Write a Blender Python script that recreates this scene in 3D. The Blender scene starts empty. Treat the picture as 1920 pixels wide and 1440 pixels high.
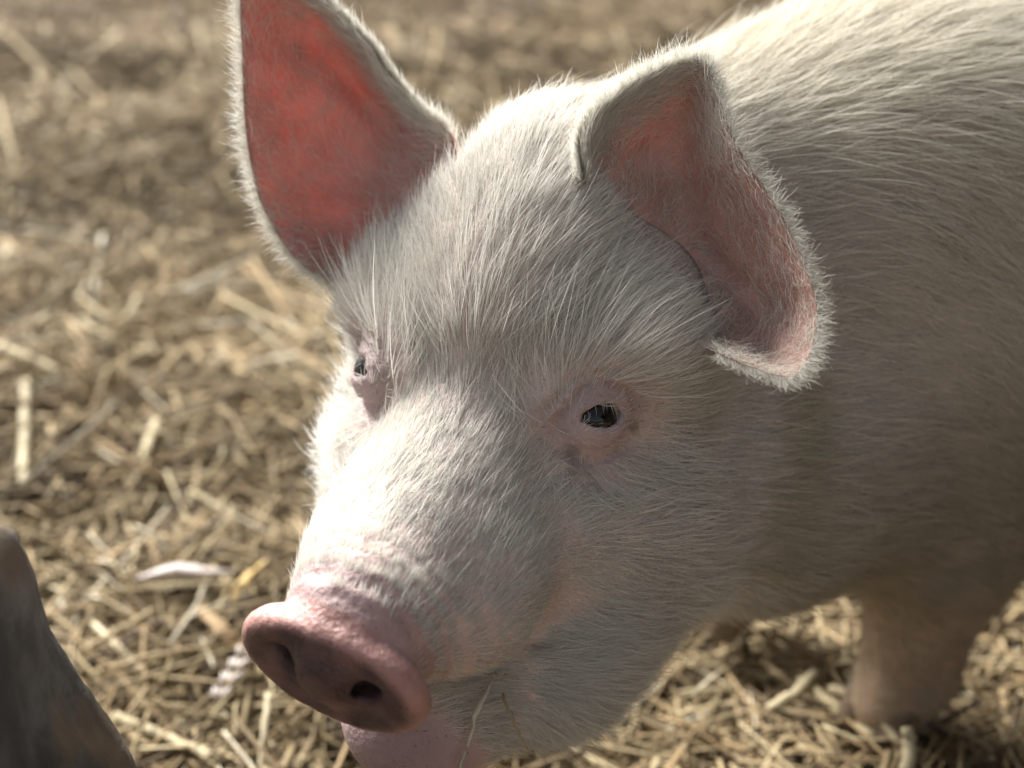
import bpy, bmesh, math, random
import numpy as np
from mathutils import Vector, Matrix

random.seed(7)
RNG = np.random.default_rng(7)
scene = bpy.context.scene
col = scene.collection

# ------------------------------------------------------------------ camera
CAM_H, PITCH, FPX = 0.78, math.radians(27.0), 2637.0
cam_data = bpy.data.cameras.new('camera')
cam_data.sensor_width = 36.0
cam_data.lens = 36.0 * FPX / 1920.0
cam_data.clip_start = 0.02
cam_data.clip_end = 500.0
cam_data.dof.use_dof = True
cam_data.dof.focus_distance = 0.785
cam_data.dof.aperture_fstop = 3.7
cam = bpy.data.objects.new('camera', cam_data)
col.objects.link(cam)
cam.location = (0, 0, CAM_H)
cam.rotation_euler = (math.pi / 2 - PITCH, 0, 0)
scene.camera = cam

# ------------------------------------------------------------------ sky, sun, exposure
SUN_DIR = Vector((-0.46, 0.60, 0.67)).normalized()      # towards the sun: high up, on the pig's right
sun_el = math.asin(SUN_DIR.z)
sun_az = math.atan2(SUN_DIR.x, SUN_DIR.y)
world = bpy.data.worlds.new('World')
scene.world = world
world.use_nodes = True
wn = world.node_tree
wn.nodes.clear()
sky = wn.nodes.new('ShaderNodeTexSky')
sky.sky_type = 'NISHITA'
sky.sun_disc = False
sky.sun_elevation = sun_el
sky.sun_rotation = sun_az
sky.dust_density = 3.0
bg = wn.nodes.new('ShaderNodeBackground')
bg.inputs['Strength'].default_value = 0.062
wo = wn.nodes.new('ShaderNodeOutputWorld')
hs = wn.nodes.new('ShaderNodeHueSaturation')          # milky, hazy sky
hs.inputs['Saturation'].default_value = 0.35
wn.links.new(sky.outputs[0], hs.inputs['Color'])
wn.links.new(hs.outputs[0], bg.inputs['Color'])
wn.links.new(bg.outputs[0], wo.inputs['Surface'])
sun_data = bpy.data.lights.new('sun', 'SUN')
sun_data.energy = 5.0
sun_data.angle = math.radians(26.0)
sun_data.color = (1.0, 0.975, 0.94)
sun = bpy.data.objects.new('sun', sun_data)
col.objects.link(sun)
sun.rotation_euler = SUN_DIR.to_track_quat('Z', 'Y').to_euler()
sun.location = (0, 0, 5)
vs = scene.view_settings
vs.view_transform = 'Standard'
vs.look = 'None'
vs.exposure = 1.3
vs.gamma = 1.0
vs.use_curve_mapping = False
cy = scene.cycles
cy.max_bounces = 6
cy.diffuse_bounces = 3
cy.glossy_bounces = 2
cy.transmission_bounces = 4
cy.transparent_max_bounces = 4
cy.use_denoising = True
scene.cycles_curves.shape = 'RIBBONS'
scene.cycles_curves.subdivisions = 2

# ------------------------------------------------------------------ helpers
CF = np.array([0, math.cos(PITCH), -math.sin(PITCH)])
CU = np.array([0, math.sin(PITCH), math.cos(PITCH)])
CX = np.array([1.0, 0, 0])
CO = np.array([0, 0, CAM_H])

def P(px, py, d):
    """world point at photograph pixel (1920 wide) and depth d (metres along the view axis)"""
    return CO + d * (CF + CX * (px - 960) / FPX - CU * (py - 720) / FPX)

def on_ground(px, py, z=0.0):
    r = CF + CX * (px - 960) / FPX - CU * (py - 720) / FPX
    return CO + r * ((z - CAM_H) / r[2])

def tag(o, label=None, cat=None, group=None, kind=None):
    if label: o['label'] = label
    if cat: o['category'] = cat
    if group: o['group'] = group
    if kind: o['kind'] = kind
    return o

def link(o, parent=None):
    col.objects.link(o)
    if parent: o.parent = parent
    return o

def mesh_obj(name, verts, faces, mat=None, parent=None, smooth=True):
    me = bpy.data.meshes.new(name)
    me.from_pydata([tuple(v) for v in verts], [], [tuple(f) for f in faces])
    if smooth: me.shade_smooth()
    if mat: me.materials.append(mat)
    return link(bpy.data.objects.new(name, me), parent)

def vnoise(p, freq, seed=0):
    """vectorised value noise in -1..1"""
    q = np.asarray(p, dtype=np.float64) * freq + seed * 17.31
    i = np.floor(q).astype(np.int64); w = q - i
    w = w * w * (3 - 2 * w)
    def h(a, b, c):
        n = (a * 374761393 + b * 668265263 + c * 2147483647 + seed * 974711) & 0xFFFFFFFF
        n = ((n ^ (n >> 13)) * 1274126177) & 0xFFFFFFFF
        return ((n ^ (n >> 16)) & 0xFFFF) / 32767.5 - 1.0
    r = 0
    for a in (0, 1):
        for b in (0, 1):
            for c in (0, 1):
                k = (w[:, 0] if a else 1 - w[:, 0]) * (w[:, 1] if b else 1 - w[:, 1]) * (w[:, 2] if c else 1 - w[:, 2])
                r = r + k * h(i[:, 0] + a, i[:, 1] + b, i[:, 2] + c)
    return r

def vnoise3(p, freq, seed=0):
    return np.stack([vnoise(p, freq, seed), vnoise(p, freq, seed + 5), vnoise(p, freq, seed + 11)], axis=1)

def unit(v):
    return v / np.maximum(np.linalg.norm(v, axis=-1, keepdims=True), 1e-9)

def sstep(a, b, x):
    t = np.clip((x - a) / (b - a), 0, 1)
    return t * t * (3 - 2 * t)

# ------------------------------------------------------------------ the pig: frame of the head
EYE_L, EYE_R = P(1122, 782, 0.800), P(706, 696, 0.855)
MID = (EYE_L + EYE_R) / 2
HL = unit(EYE_L - EYE_R)                       # the pig's left
_s = P(618, 1250, 0.725) - MID
HF = unit(_s - HL * np.dot(_s, HL))            # towards the snout
HU = np.cross(HF, HL)                          # up out of the face
HR = np.stack([HL, HF, HU])                    # rows: local axes
HALF = float(np.linalg.norm(EYE_L - EYE_R) / 2)

def to_head(p): return (p - MID) @ HR.T
def from_head(q): return np.asarray(q, dtype=float) @ HR + MID

# frame of the trunk
BX = np.array([0.80, 0.60, 0.0])               # backwards
BL = np.array([0.60, -0.80, 0.0])              # the pig's left
SHO = np.array([0.270, 0.993, 0.405])          # middle of the shoulders

def body_pt(b, l, z): return SHO + BX * b + BL * l + np.array([0, 0, z])

# ------------------------------------------------------------------ signed distances
def smin(a, b, k):
    h = np.clip(0.5 + 0.5 * (b - a) / k, 0, 1)
    return b + (a - b) * h - k * h * (1 - h)

def smax(a, b, k): return -smin(-a, -b, k)

def ell(p, c, r):
    q = p - np.asarray(c)
    r = np.asarray(r, dtype=float)
    k0 = np.linalg.norm(q / r, axis=1)
    k1 = np.linalg.norm(q / (r * r), axis=1)
    return np.where(k0 < 1e-6, -r.min(), k0 * (k0 - 1) / np.maximum(k1, 1e-6))

def rcone(p, a, b, ra, rb):
    a = np.asarray(a, float); b = np.asarray(b, float)
    ba = b - a
    t = np.clip((p - a) @ ba / np.dot(ba, ba), 0, 1)
    return np.linalg.norm(p - a - t[:, None] * ba, axis=1) - (ra + (rb - ra) * t)

def sym(q):
    s = q.copy(); s[:, 0] = np.abs(s[:, 0]); return s

DISC_C = np.array([-0.004, 0.191, -0.002])        # snout disc: centre, axes (local)
DISC_N = unit(np.array([-0.05, 1.0, 0.20]))
_w = np.array([1.0, 0.0, -0.10]); _w = unit(_w - DISC_N * np.dot(_w, DISC_N))
DISC_W = _w
DISC_V = np.cross(DISC_W, DISC_N)              # upwards
DISC_A, DISC_B = 0.0560, 0.0370
EYE_RAD = 0.0158
EYE_C = np.array([HALF - 0.004, 0.001, 0.001])     # symmetric local eye centre
EYE_N = unit(np.array([0.76, 0.36, 0.52]))     # the way the eye looks
_eh = (-CX - 0.10 * CU) @ HR.T; _ez = CF @ HR.T
_eh = unit(_eh - _ez * np.dot(_eh, EYE_N) / np.dot(_ez, EYE_N))
EYE_H = _eh                                    # towards the inner corner
EYE_V = np.cross(EYE_N, EYE_H)
if EYE_V[2] < 0: EYE_V = -EYE_V

def disc_uvw(q):
    r = q - DISC_C
    return r @ DISC_W, r @ DISC_V, r @ DISC_N

def sd_head(q):
    s = sym(q)
    d = ell(s, (0.0, -0.070, -0.012), (0.080, 0.092, 0.098))                 # skull
    d = smin(d, ell(s, (0.0, -0.122, 0.040), (0.060, 0.058, 0.052)), 0.05)   # poll
    d = smin(d, rcone(s, (0.0, 0.02, -0.050), (0, 0.150, -0.006), 0.070, 0.040), 0.03)   # muzzle
    d = smin(d, rcone(s, (0.0, 0.02, -0.014), (0, 0.165, 0.004), 0.032, 0.031), 0.03)     # nose bridge
    d = smin(d, ell(s, (0.036, 0.105, -0.035), (0.036, 0.052, 0.036)), 0.025)            # upper lip
    d = smin(d, ell(s, (0.062, -0.018, 0.019), (0.030, 0.034, 0.018)), 0.028)            # brow
    d = smin(d, ell(s, (0.062, 0.020, -0.065), (0.040, 0.055, 0.040)), 0.035)            # cheek bone
    d = smin(d, ell(s, (0.064, -0.012, -0.120), (0.070, 0.085, 0.082)), 0.04)            # jowl
    d = smin(d, ell(s, (0.055, 0.060, -0.135), (0.054, 0.078, 0.056)), 0.03)             # side of the jaw
    d = smin(d, rcone(s, (0.0, -0.02, -0.125), (0.0, 0.148, -0.118), 0.075, 0.050), 0.03) # lower jaw
    d = smin(d, ell(s, (0.080, -0.068, -0.008), (0.040, 0.050, 0.052)), 0.03)            # temple
    return d

def sd_trunk(p):
    bp = np.stack([(p - SHO) @ BX, (p - SHO) @ BL, p[:, 2] - SHO[2]], axis=1)
    d = ell(bp, (0.46, 0, -0.01), (0.55, 0.160, 0.178))
    d = smin(d, ell(bp, (0.03, 0, 0.0), (0.22, 0.135, 0.156)), 0.11)
    d = smin(d, ell(bp, (0.80, 0, 0.02), (0.20, 0.160, 0.180)), 0.10)
    for l in (-0.092, 0.092):
        s = 1 if l > 0 else -1
        d = smin(d, rcone(bp, (0.00, s * 0.085, -0.06), (0.01, l, -0.23), 0.085, 0.062), 0.05)
        d = smin(d, rcone(bp, (0.01, l, -0.23), (0.00, l, -0.350), 0.060, 0.037), 0.03)
        d = smin(d, rcone(bp, (0.00, l, -0.350), (-0.022, l, -0.378), 0.036, 0.031), 0.02)
        d = smin(d, rcone(bp, (0.83, s * 0.085, -0.04), (0.84, l, -0.16), 0.105, 0.055), 0.05)
        d = smin(d, rcone(bp, (0.84, l, -0.16), (0.90, l, -0.225), 0.052, 0.034), 0.03)
        d = smin(d, rcone(bp, (0.90, l, -0.225), (0.875, l, -0.382), 0.032, 0.026), 0.02)
    tail = [(0.985, 0, 0.06), (1.03, 0.01, 0.05), (1.05, 0.035, 0.02), (1.035, 0.03, -0.02), (1.05, 0.0, -0.03)]
    for i in range(4):
        d = smin(d, rcone(bp, tail[i], tail[i + 1], 0.013 - 0.002 * i, 0.011 - 0.002 * i), 0.012)
    return d

NECK_A = from_head([[0, -0.12, -0.050]])[0]
NECK_B = body_pt(-0.02, 0, 0.02)
THR_A = from_head([[0.0, -0.05, -0.11]])[0]
THR_B = body_pt(0.0, 0.0, -0.055)

def sd_disc(q):
    u, v, w = disc_uvw(q)
    # egg outline, a little flatter along the top
    rr = np.sqrt((u / DISC_A) ** 2 + (v / DISC_B) ** 2)
    e = (rr - 1) * min(DISC_A, DISC_B) * 1.08
    face = 0.0035 * np.clip(1 - rr * rr, 0, 1) * -1.0          # shallow dish
    h = np.abs(w + 0.002) - 0.0105 - face * (w > 0)
    R = 0.0092
    a = np.maximum(e + R, 0); b = np.maximum(h + R, 0)
    d = np.sqrt(a * a + b * b) + np.minimum(np.maximum(e + R, h + R), 0) - R
    return d

NOSTRIL = [(-0.0200, 0.003), (0.0200, 0.003)]

MOUTH = np.array([[0.0, 0.185, -0.056], [0.044, 0.158, -0.058], [0.073, 0.104, -0.066]])
HOL_A, HOL_B = to_head(P(1200, 290, .814)), to_head(P(1385, 490, .816))

def sd_pig(p, detail=True):
    q = to_head(p)
    d = sd_trunk(p)
    d = smin(d, rcone(p, NECK_A, NECK_B, 0.100, 0.138), 0.055)
    d = smin(d, rcone(p, THR_A, THR_B, 0.095, 0.125), 0.06)
    d = smin(d, rcone(p, from_head((0.0, -0.15, 0.024)), body_pt(0.06, 0, 0.070), 0.050, 0.075), 0.06)      # crest of the neck
    d = smin(d, rcone(p, body_pt(-0.175, 0.055, -0.125), body_pt(0.01, 0.045, -0.160), 0.095, 0.092), 0.06)     # brisket
    h = sd_head(q)
    d = smin(d, h, 0.035)
    if detail:
        s = sym(q)
        # ridge down the cheek
        ridge = np.minimum(rcone(s, (0.104, -0.020, -0.045), (0.114, 0.008, -0.074), 0.007, 0.010), rcone(s, (0.114, 0.008, -0.074), (0.122, 0.010, -0.140), 0.010, 0.012))
        d = smin(d, ridge, 0.018)
        # hollow under each ear
        d = smax(d, -rcone(s, HOL_A, HOL_B, 0.026, 0.034), 0.012)
        # bare collar behind the disc, then the disc with a crease between
        d = smin(d, rcone(q, (0, 0.14, -0.004), DISC_C - DISC_N * 0.018, 0.037, 0.032), 0.010)
        # mouth
        m0, m1, m2 = MOUTH
        mm = np.minimum(rcone(s, m0, m1, 0.009, 0.009), rcone(s, m1, m2, 0.009, 0.006))
        d = smax(d, -mm, 0.006)
        d = smin(d, sd_disc(q), 0.004)
        # nostrils
        for (nu, nv) in NOSTRIL:
            c = DISC_C + DISC_W * nu + DISC_V * nv
            sg = np.sign(nu)
            u, v, w = disc_uvw(q)
            uu = (u - nu) ; vv = v - nv
            ang = 0.5 * sg
            a = uu * math.cos(ang) + vv * math.sin(ang); b = -uu * math.sin(ang) + vv * math.cos(ang)
            n = (np.sqrt((a / 0.0125) ** 2 + (b / 0.0070) ** 2 + (np.maximum(np.abs(w) - 0.001, 0) / 0.0065) ** 2) - 1) * 0.0070
            d = smax(d, -n, 0.007)
        # eyes: socket hollow, lids, opening
        r = s - EYE_C
        eh, ev, en = r @ EYE_H, r @ EYE_V, r @ EYE_N
        R = np.linalg.norm(r, axis=1)
        hollow = ell(np.stack([eh, ev, en], 1), (0.010, 0.004, 0.024), (0.036, 0.022, 0.0145))
        d = smax(d, -hollow, 0.016)
        lid = R - 0.0190
        d = smin(d, lid, 0.010)
        # lens-shaped opening
        up = np.sqrt(eh ** 2 + (ev + 0.0108) ** 2) - 0.0190
        lo = np.sqrt(eh ** 2 + (ev - 0.0150) ** 2) - 0.0203
        op = np.maximum(np.maximum(up, lo), -(en + 0.001))
        d = smax(d, -op, 0.0025)
    return d

def grad_pig(p, e=0.0006):
    g = np.zeros_like(p)
    for i in range(3):
        o = np.zeros(3); o[i] = e
        g[:, i] = sd_pig(p + o) - sd_pig(p - o)
    return g / (2 * e)

def surface_nets(f, lo, hi, h):
    n = np.ceil((np.asarray(hi) - np.asarray(lo)) / h).astype(int) + 1
    C = 4
    nc = n // C + 2
    n = (nc - 1) * C + 1
    cx = [lo[i] + np.arange(nc[i]) * h * C for i in range(3)]
    G = np.stack(np.meshgrid(*cx, indexing='ij'), -1).reshape(-1, 3)
    cv = f(G).reshape(nc)
    near = np.abs(cv) < h * C * 2.0
    cell = np.zeros(nc - 1, bool)
    for a in (0, 1):
        for b in (0, 1):
            for c in (0, 1):
                cell |= near[a:nc[0] - 1 + a, b:nc[1] - 1 + b, c:nc[2] - 1 + c]
    V = np.repeat(np.repeat(np.repeat(cv, C, 0), C, 1), C, 2)[:n[0], :n[1], :n[2]].astype(np.float32)
    need = np.zeros(n, bool)
    big = np.repeat(np.repeat(np.repeat(cell, C, 0), C, 1), C, 2)
    for a in (0, 1):
        for b in (0, 1):
            for c in (0, 1):
                need[a:big.shape[0] + a, b:big.shape[1] + b, c:big.shape[2] + c] |= big
    idx = np.argwhere(need)
    V[need] = f(np.asarray(lo) + idx * h)
    S = V < 0
    m = n - 1
    cnt = np.zeros(m, np.int8)
    for a in (0, 1):
        for b in (0, 1):
            for c in (0, 1):
                cnt += S[a:m[0] + a, b:m[1] + b, c:m[2] + c]
    act = (cnt > 0) & (cnt < 8)
    ids = -np.ones(m, np.int64)
    cells = np.argwhere(act)
    ids[act] = np.arange(len(cells))
    acc = np.zeros((len(cells), 3)); num = np.zeros(len(cells))
    cor = [(a, b, c) for a in (0, 1) for b in (0, 1) for c in (0, 1)]
    for i in range(8):
        for j in range(i + 1, 8):
            if sum(abs(cor[i][k] - cor[j][k]) for k in range(3)) != 1: continue
            a = V[tuple((cells + cor[i]).T)]; b = V[tuple((cells + cor[j]).T)]
            x = (a < 0) != (b < 0)
            t = np.where(x, a / np.where(a - b == 0, 1, a - b), 0)
            pt = np.array(cor[i]) + t[:, None] * (np.array(cor[j]) - np.array(cor[i]))
            acc += pt * x[:, None]; num += x
    verts = np.asarray(lo) + (cells + acc / num[:, None]) * h
    faces = []
    for ax in range(3):
        b, c = (ax + 1) % 3, (ax + 2) % 3
        sl = [slice(None)] * 3; sl2 = [slice(None)] * 3
        sl[ax] = slice(0, n[ax] - 1); sl2[ax] = slice(1, n[ax])
        x = S[tuple(sl)] != S[tuple(sl2)]
        e = np.argwhere(x)
        ok = (e[:, b] > 0) & (e[:, c] > 0) & (e[:, b] < m[b]) & (e[:, c] < m[c])
        e = e[ok]
        inside = S[tuple(e.T)]
        db = np.zeros(3, int); db[b] = 1
        dc = np.zeros(3, int); dc[c] = 1
        quad = np.stack([ids[tuple((e - db - dc).T)], ids[tuple((e - dc).T)], ids[tuple(e.T)], ids[tuple((e - db).T)]], 1)
        quad[~inside] = quad[~inside][:, ::-1]
        faces.append(quad)
    return verts, np.concatenate(faces)

def project(p, f, it=3):
    for _ in range(it):
        g = grad_pig(p)
        d = f(p)
        p = p - g * (d / np.maximum((g * g).sum(1), 0.2))[:, None]
    return p

def build_skin():
    pts = [body_pt(b, l, z) for b in (-0.15, 1.1) for l in (-0.22, 0.22) for z in (-0.42, 0.25)]
    pts += [from_head((l, f, u)) for l in (-0.14, 0.14) for f in (-0.2, 0.215) for u in (-0.23, 0.13)]
    pts = np.array(pts)
    lo, hi = pts.min(0) - 0.02, pts.max(0) + 0.02
    V, Fq = surface_nets(sd_pig, lo, hi, 0.006)
    V = project(V, sd_pig, 2)
    bm = bmesh.new()
    vs_ = [bm.verts.new(v) for v in V]
    for f in Fq:
        bm.faces.new([vs_[i] for i in f])
    for lev in range(2):
        bm.verts.ensure_lookup_table()
        A = np.array([v.co for v in bm.verts])
        q = to_head(A)
        if lev == 0:
            sel = (q[:, 1] > -0.20) & (np.abs(q[:, 0]) < 0.15) & (q[:, 2] > -0.26)
        else:
            s = sym(q)
            sel = (q[:, 1] > 0.125) | (np.linalg.norm(s - EYE_C, axis=1) < 0.034) | \
                  ((q[:, 2] < -0.03) & (q[:, 2] > -0.1) & (q[:, 1] > 0.08))
        edges = [e for e in bm.edges if sel[e.verts[0].index] and sel[e.verts[1].index]]
        bmesh.ops.subdivide_edges(bm, edges=edges, cuts=1, use_grid_fill=True)
        bm.verts.ensure_lookup_table()
        bm.verts.index_update()
        A = np.array([v.co for v in bm.verts])
        q = to_head(A)
        sel = (q[:, 1] > -0.22) & (np.abs(q[:, 0]) < 0.17)
        A[sel] = project(A[sel], sd_pig, 2)
        for v, c in zip(bm.verts, A): v.co = c
    bmesh.ops.triangulate(bm, faces=[f for f in bm.faces if len(f.verts) > 4])
    return bm

# ------------------------------------------------------------------ ears as curved leaves with thickness
def crom(pts, n):
    """Catmull-Rom through rows of points -> n samples"""
    pts = np.asarray(pts, float)
    ext = np.concatenate([[2 * pts[0] - pts[1]], pts, [2 * pts[-1] - pts[-2]]])
    t = np.linspace(0, len(pts) - 1 - 1e-6, n)
    i = t.astype(int); w = (t - i)[(...,) + (None,) * (pts.ndim - 1)]
    a, b, c, d = ext[i], ext[i + 1], ext[i + 2], ext[i + 3]
    return 0.5 * ((2 * b) + (-a + c) * w + (2 * a - 5 * b + 4 * c - d) * w ** 2 + (-a + 3 * b - 3 * c + d) * w ** 3)

def ear_grid(rim, base, bulge, nu=44, nv=110):
    R = np.array([P(*r) for r in rim]); B = np.array([P(*b) for b in base])
    k = len(R)
    rows = []
    for t in (0, 0.33, 0.67, 1.0):
        row = B + (R - B) * t
        away = np.array([CF] * k)
        amt = bulge * (4 * t * (1 - t)) * np.sin(np.linspace(0.12, 0.88, k) * math.pi)
        rows.append(row + away * amt[:, None])
    G = crom(np.array(rows), nu)                       # nu x k x 3
    G = np.swapaxes(crom(np.swapaxes(G, 0, 1), nv), 0, 1)
    return G

EAR_LEFT_RIM = [(1098, 350, 0.8), (1090, 268, 0.798), (1130, 198, 0.798), (1225, 135, 0.797), (1318, 118, 0.793), (1375, 262, 0.782), (1470, 412, 0.768), (1527, 555, 0.757), (1525, 640, 0.752), (1490, 703, 0.75), (1420, 692, 0.757), (1345, 662, 0.77)]
EAR_LEFT_BASE = [(1105, 375, 0.797), (1120, 375, 0.804), (1150, 385, 0.815), (1185, 402, 0.827), (1220, 420, 0.835), (1250, 440, 0.84), (1280, 462, 0.842), (1305, 492, 0.842), (1320, 527, 0.839), (1330, 562, 0.833), (1338, 602, 0.825), (1342, 650, 0.814)]
EAR_RIGHT_RIM = [(840, 245, 0.89), (750, 165, 0.872), (692, 85, 0.866), (612, 5, 0.862), (540, -50, 0.862), (478, -85, 0.866), (452, -20, 0.869), (455, 120, 0.873), (462, 250, 0.877), (490, 380, 0.885), (560, 490, 0.893), (665, 550, 0.9)]
EAR_RIGHT_BASE = [(885, 330, 0.883), (870, 325, 0.888), (855, 325, 0.893), (840, 330, 0.898), (830, 340, 0.903), (820, 360, 0.906), (813, 385, 0.906), (807, 410, 0.906), (803, 440, 0.904), (799, 470, 0.902), (795, 500, 0.9), (793, 525, 0.896)]
# ==== SCENE ====
# ------------------------------------------------------------------ materials
def new_mat(name):
    m = bpy.data.materials.new(name)
    m.use_nodes = True
    nt = m.node_tree
    b = nt.nodes.get('Principled BSDF')
    return m, nt, b, nt.nodes.get('Material Output')

def nd(nt, t, **kw):
    n = nt.nodes.new(t)
    for k, v in kw.items():
        if k in n.inputs: n.inputs[k].default_value = v
        else: setattr(n, k, v)
    return n

def noise(nt, scale, detail=4.0, rough=0.55, src=None):
    n = nd(nt, 'ShaderNodeTexNoise', Scale=scale, Detail=detail, Roughness=rough)
    if src: nt.links.new(src, n.inputs['Vector'])
    return n

def ramp(nt, src, stops):
    r = nd(nt, 'ShaderNodeValToRGB')
    e = r.color_ramp.elements
    while len(e) < len(stops): e.new(0.5)
    for x, (p, c) in zip(e, stops):
        x.position = p; x.color = (*c, 1)
    nt.links.new(src, r.inputs['Fac'])
    return r

def mat_skin():
    m, nt, b, out = new_mat('pig_skin')
    a = nd(nt, 'ShaderNodeAttribute', attribute_name='skin_colour')
    e = nd(nt, 'ShaderNodeAttribute', attribute_name='ear')
    g = nd(nt, 'ShaderNodeAttribute', attribute_name='wet')
    tc = nd(nt, 'ShaderNodeTexCoord')
    n1 = noise(nt, 55, 5, 0.6, tc.outputs['Object'])
    mr = nd(nt, 'ShaderNodeMapRange'); mr.inputs['To Min'].default_value = 0.72; mr.inputs['To Max'].default_value = 1.28
    nt.links.new(n1.outputs['Fac'], mr.inputs['Value'])
    mx = nd(nt, 'ShaderNodeVectorMath', operation='SCALE')
    nt.links.new(a.outputs['Color'], mx.inputs[0]); nt.links.new(mr.outputs[0], mx.inputs['Scale'])
    # small dark flecks of dirt
    n2 = noise(nt, 420, 2, 0.5, tc.outputs['Object'])
    fl = ramp(nt, n2.outputs['Fac'], [(0.0, (1, 1, 1)), (0.66, (1, 1, 1)), (0.72, (0.25, 0.2, 0.18))])
    mm = nd(nt, 'ShaderNodeMix', data_type='RGBA', blend_type='MULTIPLY')
    mm.inputs['Factor'].default_value = 0.6
    nt.links.new(mx.outputs[0], mm.inputs['A']); nt.links.new(fl.outputs[0], mm.inputs['B'])
    nt.links.new(mm.outputs['Result'], b.inputs['Base Color'])
    sw = nd(nt, 'ShaderNodeMath', operation='MULTIPLY'); sw.inputs[1].default_value = 0.4
    nt.links.new(g.outputs['Fac'], sw.inputs[0]); nt.links.new(sw.outputs[0], b.inputs['Subsurface Weight'])
    b.inputs['Subsurface Radius'].default_value = (0.008, 0.003, 0.002)
    b.inputs['Subsurface Scale'].default_value = 0.6
    rr = nd(nt, 'ShaderNodeMapRange'); rr.inputs['To Min'].default_value = 0.55; rr.inputs['To Max'].default_value = 0.34
    nt.links.new(g.outputs['Fac'], rr.inputs['Value']); nt.links.new(rr.outputs[0], b.inputs['Roughness'])
    # creases and pores
    n3 = noise(nt, 900, 3, 0.6, tc.outputs['Object'])
    v = nd(nt, 'ShaderNodeTexVoronoi', Scale=260.0); nt.links.new(tc.outputs['Object'], v.inputs['Vector'])
    ad = nd(nt, 'ShaderNodeMath', operation='ADD')
    nt.links.new(n3.outputs['Fac'], ad.inputs[0]); nt.links.new(v.outputs['Distance'], ad.inputs[1])
    bp = nd(nt, 'ShaderNodeBump', Strength=0.55, Distance=0.0014)
    nt.links.new(ad.outputs[0], bp.inputs['Height']); nt.links.new(bp.outputs[0], b.inputs['Normal'])
    tr = nd(nt, 'ShaderNodeBsdfTranslucent', Color=(0.93, 0.27, 0.20, 1))
    ms = nd(nt, 'ShaderNodeMixShader')
    k = nd(nt, 'ShaderNodeMath', operation='MULTIPLY'); k.inputs[1].default_value = 0.32
    nv_ = noise(nt, 38, 6, 0.65, tc.outputs['Object']); nv_.inputs['Distortion'].default_value = 1.4
    vr = nd(nt, 'ShaderNodeMapRange'); vr.inputs['From Min'].default_value = 0.35; vr.inputs['From Max'].default_value = 0.65
    vr.inputs['To Min'].default_value = 0.62; vr.inputs['To Max'].default_value = 1.15
    nt.links.new(nv_.outputs['Fac'], vr.inputs['Value'])
    ev = nd(nt, 'ShaderNodeMath', operation='MULTIPLY'); nt.links.new(e.outputs['Fac'], ev.inputs[0]); nt.links.new(vr.outputs[0], ev.inputs[1])
    nt.links.new(ev.outputs[0], k.inputs[0]); nt.links.new(k.outputs[0], ms.inputs[0])
    nt.links.new(b.outputs[0], ms.inputs[1]); nt.links.new(tr.outputs[0], ms.inputs[2])
    nt.links.new(ms.outputs[0], out.inputs['Surface'])
    return m

def mat_hair(name, rough=0.38):
    m, nt, b, out = new_mat(name)
    at = nd(nt, 'ShaderNodeAttribute', attribute_name='tint')
    ci = nd(nt, 'ShaderNodeHairInfo')
    mr = nd(nt, 'ShaderNodeMapRange'); mr.inputs['To Min'].default_value = 0.66; mr.inputs['To Max'].default_value = 1.08
    nt.links.new(ci.outputs['Random'], mr.inputs['Value'])
    r = nd(nt, 'ShaderNodeVectorMath', operation='SCALE')
    nt.links.new(at.outputs['Color'], r.inputs[0]); nt.links.new(mr.outputs[0], r.inputs['Scale'])
    nt.links.new(r.outputs[0], b.inputs['Base Color'])
    b.inputs['Roughness'].default_value = rough
    t = nd(nt, 'ShaderNodeBsdfTranslucent')
    nt.links.new(r.outputs[0], t.inputs['Color'])
    mx = nd(nt, 'ShaderNodeMixShader'); mx.inputs[0].default_value = 0.42
    nt.links.new(b.outputs[0], mx.inputs[1]); nt.links.new(t.outputs[0], mx.inputs[2])
    nt.links.new(mx.outputs[0], out.inputs['Surface'])
    return m

def mat_straw():
    m, nt, b, out = new_mat('dry_straw')
    oi = nd(nt, 'ShaderNodeObjectInfo')
    a = nd(nt, 'ShaderNodeAttribute', attribute_name='tone')
    ad = nd(nt, 'ShaderNodeMath', operation='ADD')
    cs = nd(nt, 'ShaderNodeSeparateColor'); nt.links.new(oi.outputs['Color'], cs.inputs[0])
    nt.links.new(cs.outputs[0], ad.inputs[0]); nt.links.new(a.outputs['Fac'], ad.inputs[1])
    fr = nd(nt, 'ShaderNodeMath', operation='FRACT'); nt.links.new(ad.outputs[0], fr.inputs[0])
    r = ramp(nt, fr.outputs[0], [(0.0, (0.055, 0.036, 0.020)), (0.25, (0.165, 0.118, 0.060)), (0.5, (0.31, 0.240, 0.132)),
                                 (0.70, (0.27, 0.182, 0.090)), (0.87, (0.45, 0.375, 0.225)), (1.0, (0.60, 0.56, 0.45))])
    tc = nd(nt, 'ShaderNodeTexCoord')
    n = noise(nt, 60, 4, 0.6, tc.outputs['Object'])
    mr = nd(nt, 'ShaderNodeMapRange'); mr.inputs['To Min'].default_value = 0.65; mr.inputs['To Max'].default_value = 1.3
    nt.links.new(n.outputs['Fac'], mr.inputs['Value'])
    sc = nd(nt, 'ShaderNodeVectorMath', operation='SCALE')
    nt.links.new(r.outputs[0], sc.inputs[0]); nt.links.new(mr.outputs[0], sc.inputs['Scale'])
    nt.links.new(sc.outputs[0], b.inputs['Base Color'])
    b.inputs['Roughness'].default_value = 0.72
    b.inputs['Specular IOR Level'].default_value = 0.25
    return m

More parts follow.
